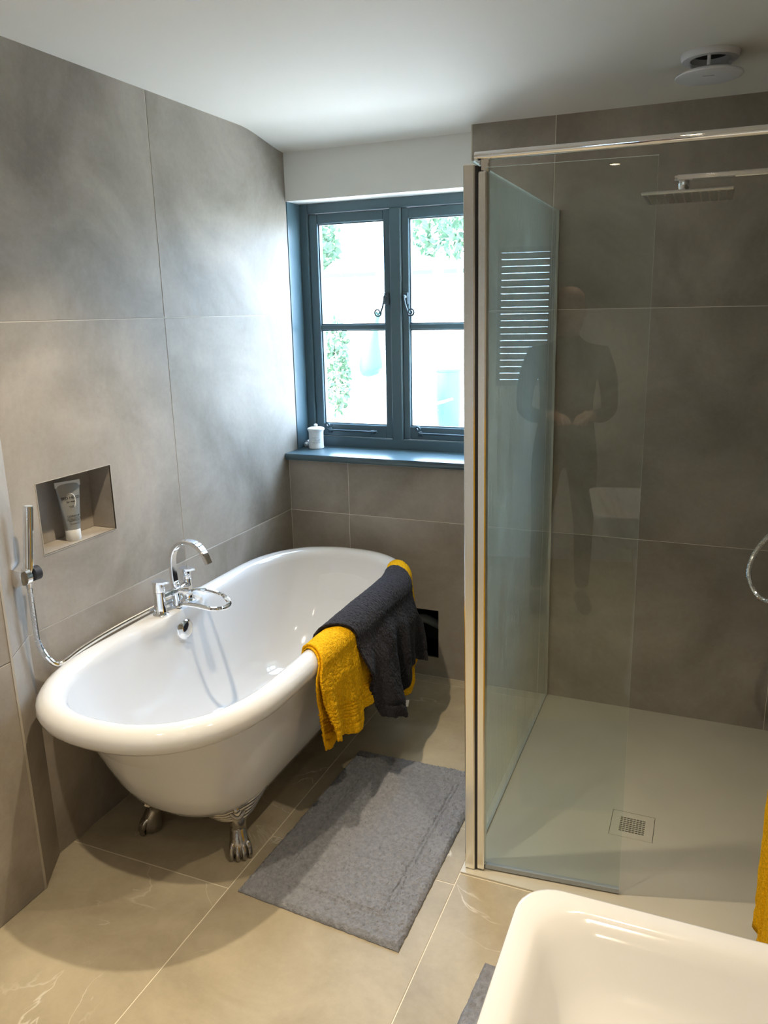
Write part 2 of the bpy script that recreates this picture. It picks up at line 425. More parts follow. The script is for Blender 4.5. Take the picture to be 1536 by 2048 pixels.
# ------------------------------------------------------------------ window
YW = .205
w1 = MB()
FX0, FX1, FZ0, FZ1 = -.03, .93, 1.0, 2.14
w1.box((FX0, YW, FZ0), (.040, YW+.085, FZ1), ch=.004); w1.box((.892, YW, FZ0), (FX1+.02, YW+.085, FZ1), ch=.004)
w1.box((.04, YW, 2.078), (.892, YW+.085, FZ1), ch=.004); w1.box((.04, YW, FZ0), (.892, YW+.085, 1.066), ch=.004)
w1.box((.440, YW, 1.06), (.494, YW+.085, 2.08), ch=.005)
win = struct(w1.build('window_1', 'dark_paint', smooth=30), 'blue grey painted two casement cottage window with scrolled handles')
GZ0, GZ1, BARZ = 1.126, 2.033, 1.576
for k, (x0, x1) in enumerate(((.041, .439), (.495, .891))):
    c = MB(); ya, yb = YW+.012, YW+.066; st = .042
    gx0, gx1 = x0+st, x1-(st-.010) if k == 0 else x1-st
    if k == 1: gx0 = x0+st-.010
    c.box((x0, ya, 1.068), (gx0, yb, 2.076), ch=.003); c.box((gx1, ya, 1.068), (x1, yb, 2.076), ch=.003)
    c.box((gx0, ya, GZ1), (gx1, yb, 2.076), ch=.003); c.box((gx0, ya, 1.068), (gx1, yb, GZ0), ch=.003)
    c.box((gx0, ya+.006, BARZ-.012), (gx1, yb, BARZ+.012), ch=.003)
    co = c.build('casement', 'dark_paint', win, smooth=30)
    for (z0, z1) in ((GZ0, BARZ-.012), (BARZ+.012, GZ1)):
        MB().box((gx0-.002, ya+.026, z0-.002), (gx1+.002, ya+.030, z1+.002)).build('pane', 'window_glass', co)
        MB().box((gx0, ya+.014, z0), (gx0+.005, ya+.025, z1)).box((gx1-.005, ya+.014, z0), (gx1, ya+.025, z1)).box((gx0, ya+.014, z1-.005), (gx1, ya+.025, z1)).box((gx0, ya+.014, z0), (gx1, ya+.025, z0+.005)).build('glazing_bead', 'dark_paint', co)
    sg = -1 if k == 0 else 1; hx = .421 if k == 0 else .512
    h = MB(); h.box((hx-.012, ya-.010, 1.672), (hx+.012, ya, 1.725), ch=.003)
    h.tube([(hx-.0, ya-.004, 1.705), (hx, ya-.028, 1.705)], .008, 10)
    path = [(hx, ya-.028, 1.712), (hx+sg*.003, ya-.030, 1.690), (hx+sg*.010, ya-.030, 1.662), (hx+sg*.018, ya-.030, 1.642)]
    cxs, czs = hx+sg*.034, 1.640
    for i in range(26):
        a = radians(190+i*24); rr = .0185*(1-i/30)
        path.append((cxs+sg*rr*cos(a), ya-.030, czs+rr*sin(a)))
    h.tube(cr(path[:4]+path[5:], 3), lambda t: .0046*(1-.5*t), 8)
    h.build('handle', 'iron', co, smooth=50)
    s_ = MB(); sx0, sx1 = (.105, .365) if k == 0 else (.565, .83)
    s_.tube([(sx0+.012, ya-.016, 1.098), (sx1-.02, ya-.016, 1.096), (sx1, ya-.016, 1.099)], .0048, 8)
    s_.box((sx1-.035, ya-.018, 1.085), (sx1-.015, ya, 1.103), ch=.003); s_.box((sx0, ya-.012, 1.083), (sx0+.022, ya, 1.108), ch=.003)
    sp = [(sx0+.012, ya-.016, 1.098)]
    for i in range(20):
        a = radians(-90-i*26); rr = .014*(1-i/26)
        sp.append((sx0+.004+rr*cos(a)*1, ya-.016, 1.118+rr*sin(a)))
    s_.tube(sp, .0042, 8)
    s_.build('casement_stay', 'iron', co, smooth=50)
MB().box((-.03, .0905, 1.018), (.003, YW+.002, ZLIN)).build('reveal_board', 'dark_paint', win)
MB().box((.902, .0905, 1.018), (.94, YW+.002, ZLIN)).build('reveal_board', 'dark_paint', win)
ZS = 1.018
m_ = MB(); prof = [(-.030, ZS-.026), (-.034, ZS-.018), (-.034, ZS-.008), (-.030, ZS-.001), (-.026, ZS), (YW+.004, ZS), (YW+.004, ZS-.03), (-.026, ZS-.03)]
m_.loft([[(.0005, y, z) for y, z in prof[::-1]], [(WX-.004, y, z) for y, z in prof[::-1]]])
sill = m_.build('window_sill', 'dark_paint', win, smooth=40)
MB().box((WX-.004, .012, ZS-.03), (.94, YW+.004, ZS)).build('window_sill', 'dark_paint', win)

# ------------------------------------------------------------------ ceiling downlights
def downlight(x, y, label, w=1.0, blend=.8, size=98):
    z = zceil(x, y)
    t = thing('downlight', (x, y, z), label, 'light', 'recessed ceiling downlights')
    r = MB(); r.lathe([(.028, -.001), (.034, -.006), (.040, -.006), (.043, -.003), (.044, .004), (.028, .004)], 32); r.build('trim_ring', 'fan_white', t, smooth=50).location = (0, 0, 0)
    f = MB().lathe([(.001, -.0015), (.0275, -.0015), (.0275, .003), (.001, .003)], 24).build('lamp_face', 'lamp_face', t); f.location = (0, 0, 0)
    ld = bpy.data.lights.new('lamp', 'SPOT'); lo = bpy.data.objects.new('lamp', ld); C.objects.link(lo); lo.parent = t
    lo.location = (0, 0, -.012); ld.energy = LAMP_W*w; ld.color = (1, .85, .63); ld.spot_size = radians(size); ld.spot_blend = blend; ld.shadow_soft_size = .022
    return t
downlight(.62, -1.425, 'recessed ceiling downlight above the near end of the bath', 1.85)
downlight(.68, -2.43, 'recessed ceiling downlight over the floor left of the viewpoint', 1.35)
downlight(1.70, -1.68, 'recessed ceiling downlight in front of the shower screen', .75)
downlight(1.70, -2.75, 'recessed ceiling downlight above the washbasin', .55)
downlight(.70, -3.55, 'recessed ceiling downlight in the far left corner behind the viewpoint', 1.0)
downlight(1.70, -3.65, 'recessed ceiling downlight directly behind the viewpoint', .8)

# ------------------------------------------------------------------ bath
BCX, BCY, BA, BB, BL = .376, -.946, .373, .840, .40
RIM = .630
def plan(ix, iy, z, n=2.35, NQ=14, NS=14):
    a, b = BA-ix, BB-iy; Ls = min(BL, b*.55); out = []
    e = 2/n
    def q(th): c, s = cos(th), sin(th); return a*abs(c)**e, Ls+(b-Ls)*abs(s)**e
    arc = [q(pi/2*i/NQ) for i in range(NQ+1)]          # from side (a,Ls) to end (0,b)
    for i in range(NS): out.append((a, -Ls+2*Ls*i/NS))
    for x, y in arc: out.append((x, y))
    for x, y in arc[::-1][1:]: out.append((-x, y))
    for i in range(1, NS): out.append((-a, Ls-2*Ls*i/NS))
    for x, y in arc: out.append((-x, -y))
    for x, y in arc[::-1][1:-1]: out.append((x, -y))
    return [(BCX+x, BCY+y, z) for x, y in out]
TY = -1.0
def tapw(y): return ss(TY-.165, TY-.125, y)*(1-ss(TY+.125, TY+.165, y))
def ledge(ring, dx, flat):
    out = []
    for x, y, z in ring:
        if x < BCX-.2:
            w = tapw(y); x += dx*w; z = z+(RIM-.0015-z)*w*flat
        out.append((x, y, z))
    return out
rings = []
outer = [(.30, .62, .154), (.215, .40, .154), (.190, .345, .160), (.166, .302, .178), (.141, .262, .218), (.116, .224, .280), (.094, .188, .360), (.076, .152, .440), (.062, .116, .510), (.052, .086, .556)]
for ix, iy, z in outer: rings.append(plan(ix, iy, z))
R = .039; zc = RIM-R
for i in range(11):                                   # rolled rim, from underside round to inside
    a = radians(-95+i*27.5*10/10) if False else radians(-80+ (i*26.0))
    ins = R-R*cos(a); z = zc+R*sin(a)
    if a > radians(90):
        ins = R+abs(cos(a))*R*1.05
    ring = plan(ins, ins, z)
    if a > radians(60): ring = ledge(ring, (.034 if a > radians(100) else .0), 1.0 if a <= radians(175) else 0.0)
    rings.append(ring)
    if a > radians(172): break
inner = [(.082, .084, .574), (.088, .106, .520), (.098, .150, .440), (.111, .205, .350), (.131, .270, .270), (.165, .340, .215), (.215, .420, .190), (.285, .60, .184)]
for k, (ix, iy, z) in enumerate(inner): rings.append(ledge(plan(ix, iy, z), .020*max(0, 1-k/4), 0))
bath = thing('bathtub', (BCX, BCY, 0), 'white freestanding roll top bath on claw feet', 'bathtub')
tub = MB().loft(rings).build('tub', 'acrylic', bath, smooth=60)
# overflow
ov = MB(); ov.lathe([(.001, .016), (.020, .016), (.027, .013), (.030, .006), (.034, .004), (.036, .001), (.036, -.02), (.001, -.02)], 32, axis='x')
oo = ov.build('overflow', 'chrome', bath, smooth=45); oo.scale = (1, 1.15, 1.15); oo.location = (.108-BCX, -1.000-BCY, .553); oo.rotation_euler = (0, radians(-8), 0); sub(oo, tub)
wv = MB().lathe([(.001, .008), (.03, .007), (.036, .003), (.036, -.004), (.001, -.004)], 28, origin=(BCX, BCY, .187)).build('waste_plug', 'chrome', bath, smooth=45); sub(wv, tub)
# claw feet
def claw(px, py, dirx, diry, sidew):
    """paw at (px,py) pointing to (dirx,diry); fixed to the tub underside at (tx,ty)"""
    f = Vector((dirx, diry, 0)).normalized(); s = Vector((-f.y, f.x, 0)); Z = Vector((0, 0, 1))
    b = Vector((px, py, 0)); mb = MB()
    P = lambda a, c, h: b+f*a+s*c+Z*h
    path = cr([P(-.045, 0, .185), P(-.022, 0, .150), P(-.010, 0, .118), P(-.012, 0, .085), P(.002, 0, .052), P(.006, 0, .018), P(.006, 0, .004)], 5)
    def rr(t): 
        k = [(.0, .042), (.18, .036), (.36, .027), (.5, .0245), (.64, .029), (.8, .034), (.93, .031), (1, .024)]
        for (a, ra), (c, rc) in zip(k[:-1], k[1:]):
            if t <= c: return ra+(rc-ra)*(t-a)/(c-a)
        return k[-1][1]
    mb.tube(path, rr, 18)
    for i in range(6):                               # ankle rows of scales
        for k in range(-2, 3):
            mb.ellipsoid(P(.010-.002*abs(k)*2.2, k*.0085, .100-.0085*i), (.005, .005, .004), n=8, mm=5)
    for k, c in enumerate((-.024, -.008, .009, .025)):  # toes
        ln = .040 if k in (1, 2) else .032
        mb.tube(cr([P(.004, c*.7, .052), P(.022, c*.95, .046), P(ln-.004, c*1.12, .030), P(ln+.002, c*1.15, .012), P(ln-.002, c*1.15, .004)], 4), lambda t: .0105*(1-.35*t), 10)
        mb.ellipsoid(P(ln+.004, c*1.15, .010), (.006, .006, .008), n=8, mm=6)
    mb.ellipsoid(P(.008, 0, .006), (.020, .024, .010), n=14, mm=6)
    for w in (-1, 1):                                # acanthus wings hugging the tub
        for j in range(5):
            a0 = .175-.008*j; ln = .030+.016*j
            if w == sidew: h1, h2, h3, bk = .134+.013*j, .150+.014*j, .158+.0145*j, .30
            else: h1, h2, h3, bk = .128+.008*j, .134+.008*j, .136+.0085*j, .02
            c1, c2, c3 = .026+.006*j, .050+.009*j, .070+.011*j
            p = [P(.0, w*.008, .125+.011*j), P(.004-bk*c1*.35, w*c1, h1), P(.004-bk*c2*.8, w*c2, h2), P(-.004-bk*c3*1.2, w*c3, h3)]
            mb.tube(cr(p, 4), lambda t: .0115*(1-.6*t)+.001, 8)
    mb.ellipsoid(P(.004, 0, .160), (.012, .017, .014), n=12, mm=8)
    mb.ellipsoid(P(.012, 0, .182), (.010, .012, .012), n=12, mm=8)
    mb.tube(cr([P(.010, -.022, .152), P(.018, 0, .136), P(.010, .022, .152)], 5), .006, 8)
    mb.ellipsoid(P(-.022, 0, .178), (.030, .070, .024), rot=Matrix((f, s, Z)).transposed(), n=18, mm=8)
    return mb.build('claw_foot', 'pewter', bath, smooth=55)
claw(.535, -1.368, .62, -.78, 1)
claw(.205, -1.372, -.86, -.50, -1)
claw(.535, -.522, .62, .78, -1)
claw(.215, -.522, -.62, .78, 1)

# ------------------------------------------------------------------ bath taps
taps = thing('bath_mixer_tap', (.075, TY, RIM), 'chrome bath shower mixer tap with tall swan spout and two lever pillars', 'tap')
YA, YB, XT = -1.078, -.925, .073
for y in (YA, YB):
    p = MB(); p.lathe([(.001, 0), (.027, 0), (.0275, .004), (.024, .007), (.0215, .014), (.0200, .075), (.0205, .086), (.0195, .0865), (.0205, .088), (.0205, .118), (.001, .118)], 28, origin=(XT, y, RIM-.001))
    pil = p.build('pillar', 'chrome', taps, smooth=40)
    l = MB(); zt = RIM+.117
    l.loft([[(XT+.0225*cos(2*pi*k/28)+(.024*max(0, cos(2*pi*k/28))**3), y+.0225*sin(2*pi*k/28)*(1-.35*max(0, cos(2*pi*k/28))**3), zt+h+(.003 if cos(2*pi*k/28) > .8 else 0)) for k in range(28)] for h in (0, .008)])
    sub(l.build('lever', 'chrome', taps, smooth=40), pil)
br = MB()
br.tube(cr([(XT, YA, RIM+.064), (XT+.012, YA+.04, RIM+.066), (XT+.016, TY, RIM+.067), (XT+.012, YB-.04, RIM+.066), (XT, YB, RIM+.064)], 6), .0135, 16)
br.tube([(XT+.010, TY, RIM+.01), (XT+.010, TY, RIM+.096)], .0145, 18)
br.tube([(XT+.010, TY, RIM+.01), (XT+.016, TY-.002, RIM+.006), (XT+.03, TY-.004, RIM+.010)], .009, 12)
br.lathe([(.001, 0), (.016, 0), (.016, .006), (.013, .008), (.013, .014), (.001, .014)], 20, origin=(XT+.010, TY, RIM+.086))
br.build('bridge_body', 'chrome', taps, smooth=40)
kn = MB().tube([(XT+.014, TY, RIM+.066), (XT+.050, TY+.010, RIM+.066)], .012, 16).tube([(XT+.044, TY+.008, RIM+.066), (XT+.064, TY+.013, RIM+.066)], .0185, 22).build('diverter_knob', 'chrome', taps, smooth=40)
SX = XT+.008
spp = [(SX, TY, RIM+.095), (SX-.002, TY, RIM+.14), (SX, TY, RIM+.185), (SX+.012, TY, RIM+.218), (SX+.038, TY, RIM+.244), (SX+.072, TY, RIM+.252), (SX+.108, TY, RIM+.243), (SX+.136, TY, RIM+.216), (SX+.153, TY, RIM+.180)]
MB().tube(cr(spp, 6), 0, flat=(.0075, .0150)).build('spout', 'chrome', taps, smooth=35)
def ribbed(path, r, pitch=.0042):
    # resample evenly, ribbed radius
    pts = [Vector(p) for p in path]; L = [0]
    for a, b in zip(pts[:-1], pts[1:]): L.append(L[-1]+(b-a).length)
    n = int(L[-1]/(pitch/2)); out = []; j = 0
    for i in range(n+1):
        s = L[-1]*i/n
        while j < len(L)-2 and L[j+1] < s: j += 1
        t = (s-L[j])/max(1e-9, L[j+1]-L[j]); out.append(pts[j].lerp(pts[j+1], t))
    cnt = [0]
    def rad(t):
        i = round(t*n); return r*(1.0 if i % 2 else .84)
    return MB().tube(out, rad, 10)
hz = RIM+.012
hp = [(XT+.03, TY-.004, hz), (.125, -1.004, hz+.006), (.185, -1.016, hz+.012), (.255, -1.025, hz+.013), (.288, -.998, hz+.013), (.268, -.945, hz+.010), (.205, -.890, hz+.008), (.120, -.862, hz+.008), (.055, -.862, hz+.003), (.028, -.90, hz-.004),
      (.020, -.98, hz-.005), (.018, -1.09, hz-.004), (.018, -1.2, hz-.003), (.020, -1.32, hz-.004), (.022, -1.42, hz-.010), (.028, -1.50, hz-.016), (.034, -1.545, hz+.014), (.044, -1.585, hz+.085), (.050, -1.594, hz+.18), (.050, -1.594, hz+.262)]
ribbed(cr(hp, 14), .0084).build('shower_hose', 'chrome', taps, smooth=30)
# wall bracket and handset
hb = thing('handset_bracket', (.02, -1.59, .93), 'chrome wall bracket holding the bath hand shower', 'bracket')
b_ = MB()
hex_ = ((-.85, -.9), (.85, -.9), (1, -.3), (1, .5), (.8, .95), (-.8, .95), (-1, .5), (-1, -.3))
b_.loft([[(x, yc+hw_*a, zc2+hh*b) for a, b in hex_] for x, yc, hw_, zc2, hh in ((.001, -1.616, .030, .944, .036), (.018, -1.616, .030, .944, .035), (.045, -1.614, .026, .943, .027), (.062, -1.612, .018, .943, .020))])
b_.build('body', 'chrome', hb, smooth=35)
MB().tube([(.052, -1.616, .943), (.053, -1.600, .943)], .024, 20).build('clamp', 'chrome', hb, smooth=40)
MB().tube([(.052, -1.582, .943), (.054, -1.562, .943)], lambda t: .021, 18).build('clamp_ring', 'rubber', hb, smooth=40)
hs = thing('hand_shower', (.052, -1.592, .93), 'slim chrome stick hand shower resting in its wall bracket', 'hand shower')
s_ = MB(); s_.tube([(.050, -1.596, .905), (.050, -1.594, .935), (.051, -1.590, .960), (.056, -1.568, 1.130), (.0562, -1.567, 1.138)], lambda t: (.008 if t < .2 else .0105 if t < .45 else .0135 if t < .9 else .0125), 20)
s_.build('stick', 'chrome', hs, smooth=40)
MB().tube([(.0562, -1.567, 1.136), (.0563, -1.5668, 1.1395)], .0105, 18).build('end_cap', 'seal', hs, smooth=40)

# ------------------------------------------------------------------ tube in the niche
tb = thing('cosmetic_tube', (-.042, -1.318, NZ0), 'grey squeeze tube standing on its cap in the wall niche', 'tube')
rg = []; N_ = 28
for i in range(13):
    t = i/12; h = .034+.152*t; w = .0235+.0165*t; dth = .0225*(1-t)**.8+.0008
    rg.append([(dth*cos(2*pi*k/N_), w*sin(2*pi*k/N_), h) for k in range(N_)])
MB().loft(rg).build('body', 'tube_grey', tb, smooth=50).location = (0, 0, 0)
MB().box((-.0016, -.0405, .172), (.0016, .0405, .190), ch=.0006).build('crimp', 'tube_cap', tb).location = (0, 0, 0)
MB().lathe([(.001, 0), (.0225, 0), (.0235, .002), (.0235, .036), (.022, .038), (.001, .038)], 28).build('cap', 'tube_cap', tb, smooth=40).location = (0, 0, 0)
def lettering(txt, size, y, z, x, parent, tilt, mat='ink', name='lettering'):
    cu = bpy.data.curves.new(name, 'FONT'); cu.body = txt; cu.size = size; cu.align_x = 'CENTER'; cu.extrude = .0002
    ob = bpy.data.objects.new('tmp', cu); C.objects.link(ob); bpy.context.view_layer.update()
    me = bpy.data.meshes.new_from_object(ob); bpy.data.objects.remove(ob)
    o = bpy.data.objects.new(name, me); C.objects.link(o); me.materials.clear(); me.materials.append(MATS[mat]); o.parent = parent
    o.matrix_local = Matrix.Translation((x, y, z)) @ Matrix.Rotation(tilt, 4, 'Y') @ Matrix(((0, 0, 1, 0), (1, 0, 0, 0), (0, 1, 0, 0), (0, 0, 0, 1)))
    return o
def tx(z): return .0225*(1-(z-.034)/.152)**.8+.0014
for txt, sz, z in (('BED HEAD', .0125, .134), ('for men', .0085, .1235), ('TIGI', .0095, .106), ('CLEAN UP', .0085, .078), ('PEPPERMINT CONDITIONER', .0033, .0725), ('APRES-SHAMPOOING A LA MENTHE', .0028, .0685), ('PFEFFERMINZ SPULUNG', .0033, .0645), ('200 ml  6.76 fl oz', .0042, .055)):
    lettering(txt, sz, 0, z, tx(z), tb, radians(-9))
rgm = []
for i in range(33):
    a = radians(-95+i*7.2); rgm.append((.0, .016*cos(a)*(.9 if i < 16 else 1), .128+.024*sin(a)))
em = MB().tube([(tx(p[2])-.0010, p[1], p[2]) for p in rgm], lambda t: .0004+.0014*sin(pi*t)**2, 8).build('emblem', 'tube_cap', tb, smooth=40); em.location = (0, 0, 0)
tb.rotation_euler = (0, 0, radians(-22))

# ------------------------------------------------------------------ jar and stopper on the sill
jar = thing('ceramic_jar', (.078, .135, ZS), 'small white lidded ceramic jar standing on the window sill', 'jar')
MB().lathe([(.001, 0), (.033, 0), (.036, .003), (.036, .010), (.035, .012), (.0345, .075), (.0355, .080), (.0365, .084), (.0365, .088), (.001, .088)], 32).build('body', 'ceramic_matt', jar, smooth=40).location = (0, 0, 0)
MB().lathe([(.001, .0885), (.040, .0885), (.041, .092), (.0395, .097), (.030, .101), (.010, .103), (.007, .105), (.009, .110), (.009, .114), (.004, .117), (.001, .117)], 32).build('lid', 'ceramic_matt', jar, smooth=40).location = (0, 0, 0)
for k in range(3):
    for j in range(7 if k else 5):
        a = radians(-62+(j-3)*10); mbx = MB().ellipsoid((.0352*cos(a), .0352*sin(a), .060-.013*k), (.0018, .0022, .0042), n=6, mm=5)
        mbx.build('embossed_mark', 'ceramic_matt', jar, smooth=60).location = (0, 0, 0)
cap = thing('white_stopper', (.026, .165, ZS), 'small white knob lying beside the jar on the sill', 'stopper')
q = MB(); q.tube([(-.006, -.012, .016), (-.004, -.006, .017), (0, .002, .018), (.006, .014, .016)], lambda t: .016 if t < .5 else .019, 18); q.build('head', 'ceramic_matt', cap, smooth=40).location = (0, 0, 0)
MB().tube([(-.012, -.024, .0125), (-.005, -.010, .0165)], .010, 14).build('stem', 'ceramic_matt', cap, smooth=40).location = (0, 0, 0)

# ------------------------------------------------------------------ towels over the bath rim
def rim_x(y):
    t = abs(y-BCY); 
    if t <= BL: return BCX+BA
    s = min(1, (t-BL)/(BB-BL)); return BCX+BA*(1-s**2.35)**(1/2.35)
def drape(yL, yR, hem, zin, off, nu, nv, fold, band=None, amp=1.0):
    """sheet over the right rim; yL,yR: edge functions of v-depth; hem(u): lowest z"""
    vs, fs = [], []
    for i in range(nu+1):
        u = i/nu
        zb = hem(u)
        for j in range(nv+1):
            v = j/nv
            # path pieces: inside (0-.2), arc (.2-.5), outside (.5-1)
            dep = 0; nrm = Vector((0, 0, 1))
            y = yL(v)+(yR(v)-yL(v))*u
            X = rim_x(y); r = R+off; cx_, cz_ = X-R, RIM-R
            if v < .2:
                t = v/.2; x, z = cx_-r-.003, zin+(cz_-zin)*t; n_ = Vector((-1, 0, 0))
            elif v < .5:
                a = pi-pi*(v-.2)/.3; x, z = cx_+r*cos(a), cz_+r*sin(a); n_ = Vector((cos(a), 0, sin(a)))
            else:
                t = (v-.5)/.5; x, z = cx_+r, cz_+(zb-cz_)*t; n_ = Vector((1, 0, 0)); dep = t
            d = fold(u, y, dep)*amp if dep > 0 else 0
            w = .0035*mnoise.noise(Vector((y*9, z*7, off*50)))+.0018*mnoise.noise(Vector((y*28, z*22, 3)))
            w = w*(.4+.6*ss(0, .3, dep))+.0022*mnoise.noise(Vector((y*170, z*170, x*170)))
            if band and dep > 0:
                h = z-zb
                for b0 in band:
                    w -= .006*math.exp(-((h-b0)/.0034)**2)
            d = max(d, 0)
            p = Vector((x, y, z))+n_*(d+w+.002)
            vs.append(p)
    for i in range(nu):
        for j in range(nv):
            a = i*(nv+1)+j; fs.append((a, a+1, a+nv+2, a+nv+1))
    mb = MB(); mb.add(vs, fs); return mb
def solid(o, t, sub=0):
    md = o.modifiers.new('thickness', 'SOLIDIFY'); md.thickness = t; md.offset = 1; md.use_rim = True
    if sub: s = o.modifiers.new('smooth', 'SUBSURF'); s.levels = sub; s.render_levels = sub
def pw(pts):
    def f(u):
        for (a, ya), (b, yb) in zip(pts[:-1], pts[1:]):
            if u <= b: 
                t = (u-a)/(b-a); t = t*t*(3-2*t); return ya+(yb-ya)*t
        return pts[-1][1]
    return f
BANDS = [.035, .062, .074, .086, .098, .110]
yt = thing('yellow_towel', (.80, -.85, RIM), 'mustard yellow bath towel draped over the bath rim under a charcoal one', 'towel')
def yfold(u, y, d):
    return (.010*ss(0,.3,d)+.022*ss(.15, 1, d)*(1+sin(y*38+1.9))*.62+.004*sin(y*90)*d)
o = drape(lambda v: -1.130-.085*ss(.2, .62, v)+.035*ss(.6, 1, v), lambda v: -.270-.10*ss(.3, .8, v), pw([(0, .345), (.03, .332), (.20, .290), (.245, .278), (.27, .30), (.36, .32), (.5, .30), (.66, .23), (.74, .192), (.80, .192), (.9, .225), (1, .26)]), .44, .006, 250, 190, yfold, BANDS)
o = o.build('cloth', 'yellow_towel', yt, smooth=180); solid(o, .008)
def yfold2(u, y, d): return .004*d
o = drape(lambda v: -1.138-.085*ss(.2, .62, v)+.030*ss(.6, 1, v), lambda v: -1.03-.06*ss(.4, 1, v), pw([(0, .33), (.10, .303), (.45, .292), (.8, .300), (.92, .325), (1, .36)]), .47, .001, 50, 150, yfold2, BANDS)
o = o.build('folded_layer', 'yellow_towel', yt, smooth=180); solid(o, .004)
lb = MB(); lb.box((-.001, -.013, -.022), (.001, .013, .004)); lb = lb.build('care_label', 'label_white', yt); lb.location = (.005, .262, .186-RIM); lb.rotation_euler = (radians(-22), 0, radians(-12))
gt = thing('charcoal_towel', (.81, -.72, RIM), 'charcoal grey towel draped over the yellow towel on the bath rim', 'towel')
def gfold(u, y, d):
    k = ss(.05, 1, d)
    f = .022*ss(0,.35,d)+.030*k*(.5+.5*sin(y*34+2.0+.8*d))+.012*k*sin(y*61+d*2.2)
    f += .045*k*math.exp(-((y+.77)/.06)**2)
    return f
o = drape(lambda v: -1.030+.075*ss(.25, .5, v)+.09*ss(.55, 1, v), lambda v: -.345-.09*ss(.2, .55, v)+.19*ss(.6, 1, v), pw([(0, .30), (.025, .262), (.10, .240), (.24, .200), (.31, .205), (.37, .27), (.44, .325), (.6, .315), (.8, .27), (1, .238)]), .40, .018, 260, 200, gfold, [.045, .055])
o = o.build('cloth', 'grey_towel', gt, smooth=180); solid(o, .009)

# ------------------------------------------------------------------ bath mats
def rug(name, corners, th, label, nu, nv, grooves, seed):
    A, B, Cc, D = [Vector((*c, 0)) for c in corners]      # A-B along u, A-D along v
    vs, fs = [], []
    wid = (B-A).length; hei = (D-A).length
    for i in range(nu+1):
        for j in range(nv+1):
            u, v = i/nu, j/nv
            p = (A*(1-u)+B*u)*(1-v)+(D*(1-u)+Cc*u)*v
            ex, ey = min(u, 1-u)*wid, min(v, 1-v)*hei; e = min(ex, ey)
            z = th*min(1, sqrt(max(0, e)/.012)) if e < .012 else th
            nn = .6*mnoise.noise(Vector((p.x*70, p.y*70, seed)))+.8*mnoise.noise(Vector((p.x*170, p.y*170, seed+9)))
            z += .0058*nn+.0024*mnoise.noise(Vector((p.x*16, p.y*16, seed)))
            for g in grooves: z -= .0065*math.exp(-((e-g)/.0045)**2)
            if e <= 0: z = .0025
            jit = .0022*mnoise.noise(Vector((p.y*60, p.x*60, seed+3)))
            vs.append((p.x+jit, p.y+jit*.7, max(.0015, z)))
    for i in range(nu):
        for j in range(nv):
            a = i*(nv+1)+j; fs.append((a, a+nv+1, a+nv+2, a+1))
    bnd = [i*(nv+1) for i in range(nu+1)]+[nu*(nv+1)+j for j in range(1, nv+1)]+[i*(nv+1)+nv for i in range(nu-1, -1, -1)]+[j for j in range(nv-1, 0, -1)]
    o0 = len(vs); vs += [(vs[k][0], vs[k][1], .0005) for k in bnd]
    for k in range(len(bnd)):
        k2 = (k+1) % len(bnd); fs.append((bnd[k], o0+k, o0+k2, bnd[k2]))
    fs.append(tuple(o0+k for k in range(len(bnd)))[::-1])
    mb = MB(); mb.add(vs, fs); o = mb.build(name, 'mat_grey', smooth=180, loc=(A.x, A.y, 0))
    return tag(o, label, 'mat')
rug('bath_mat', [(.624, -1.518), (1.146, -1.556), (1.150, -.700), (.652, -.712)], .017, 'grey tufted cotton bath mat on the floor beside the bath', 250, 390, (.075, .087), 2.0)
rug('pedestal_mat', [(1.325, -2.08), (1.82, -2.13), (1.87, -1.535), (1.368, -1.510)], .017, 'small grey shaggy mat on the floor under the washbasin', 130, 160, (), 7.0)

# ------------------------------------------------------------------ shower tray
tr = thing('shower_tray', (1.68, -.6, 0), 'large flush off white shower tray with square slotted drain', 'shower tray')
DX, DY, DS = 1.668, -.799, .066
mb = MB(); 
x0, x1, y0, y1 = 1.2095, XR-.0005, -1.2065, -.0005
us = [x0, DX-DS-.0015, DX+DS+.0015, x1]; vv = [y0, DY-DS-.0015, DY+DS+.0015, y1]
for j in range(3):
    for i in range(3):
        if i == 1 and j == 1: continue
        mb.box((us[i], vv[j], -.0035), (us[i+1], vv[j+1], .005))
mb.build('base', 'tray', tr)
MB().box((DX-DS-.0015, DY-DS-.0015, -.0035), (DX+DS+.0015, DY+DS+.0015, -.0004)).build('drain_shade_plate', 'black', tr)  # flat black plate painted for the shade below the drain slots
# drain cover with 8x8 slots
mb = MB(); nS = 8; hw = .040
xsl = [DX-DS]; 
for k in range(nS):
    c = DX-hw+.010*k+.005; xsl += [c-.0040, c+.0040]
xsl.append(DX+DS); ysl = [DY-DS]
for k in range(nS):
    c = DY-hw+.010*k+.005; ysl += [c-.0031, c+.0031]
ysl.append(DY+DS)
for i in range(len(xsl)-1):
    for j in range(len(ysl)-1):
        if i % 2 == 1 and j % 2 == 1: continue
        mb.box((xsl[i], ysl[j], .002), (xsl[i+1], ysl[j+1], .0046))
mb.build('drain_cover', 'tray', tr)

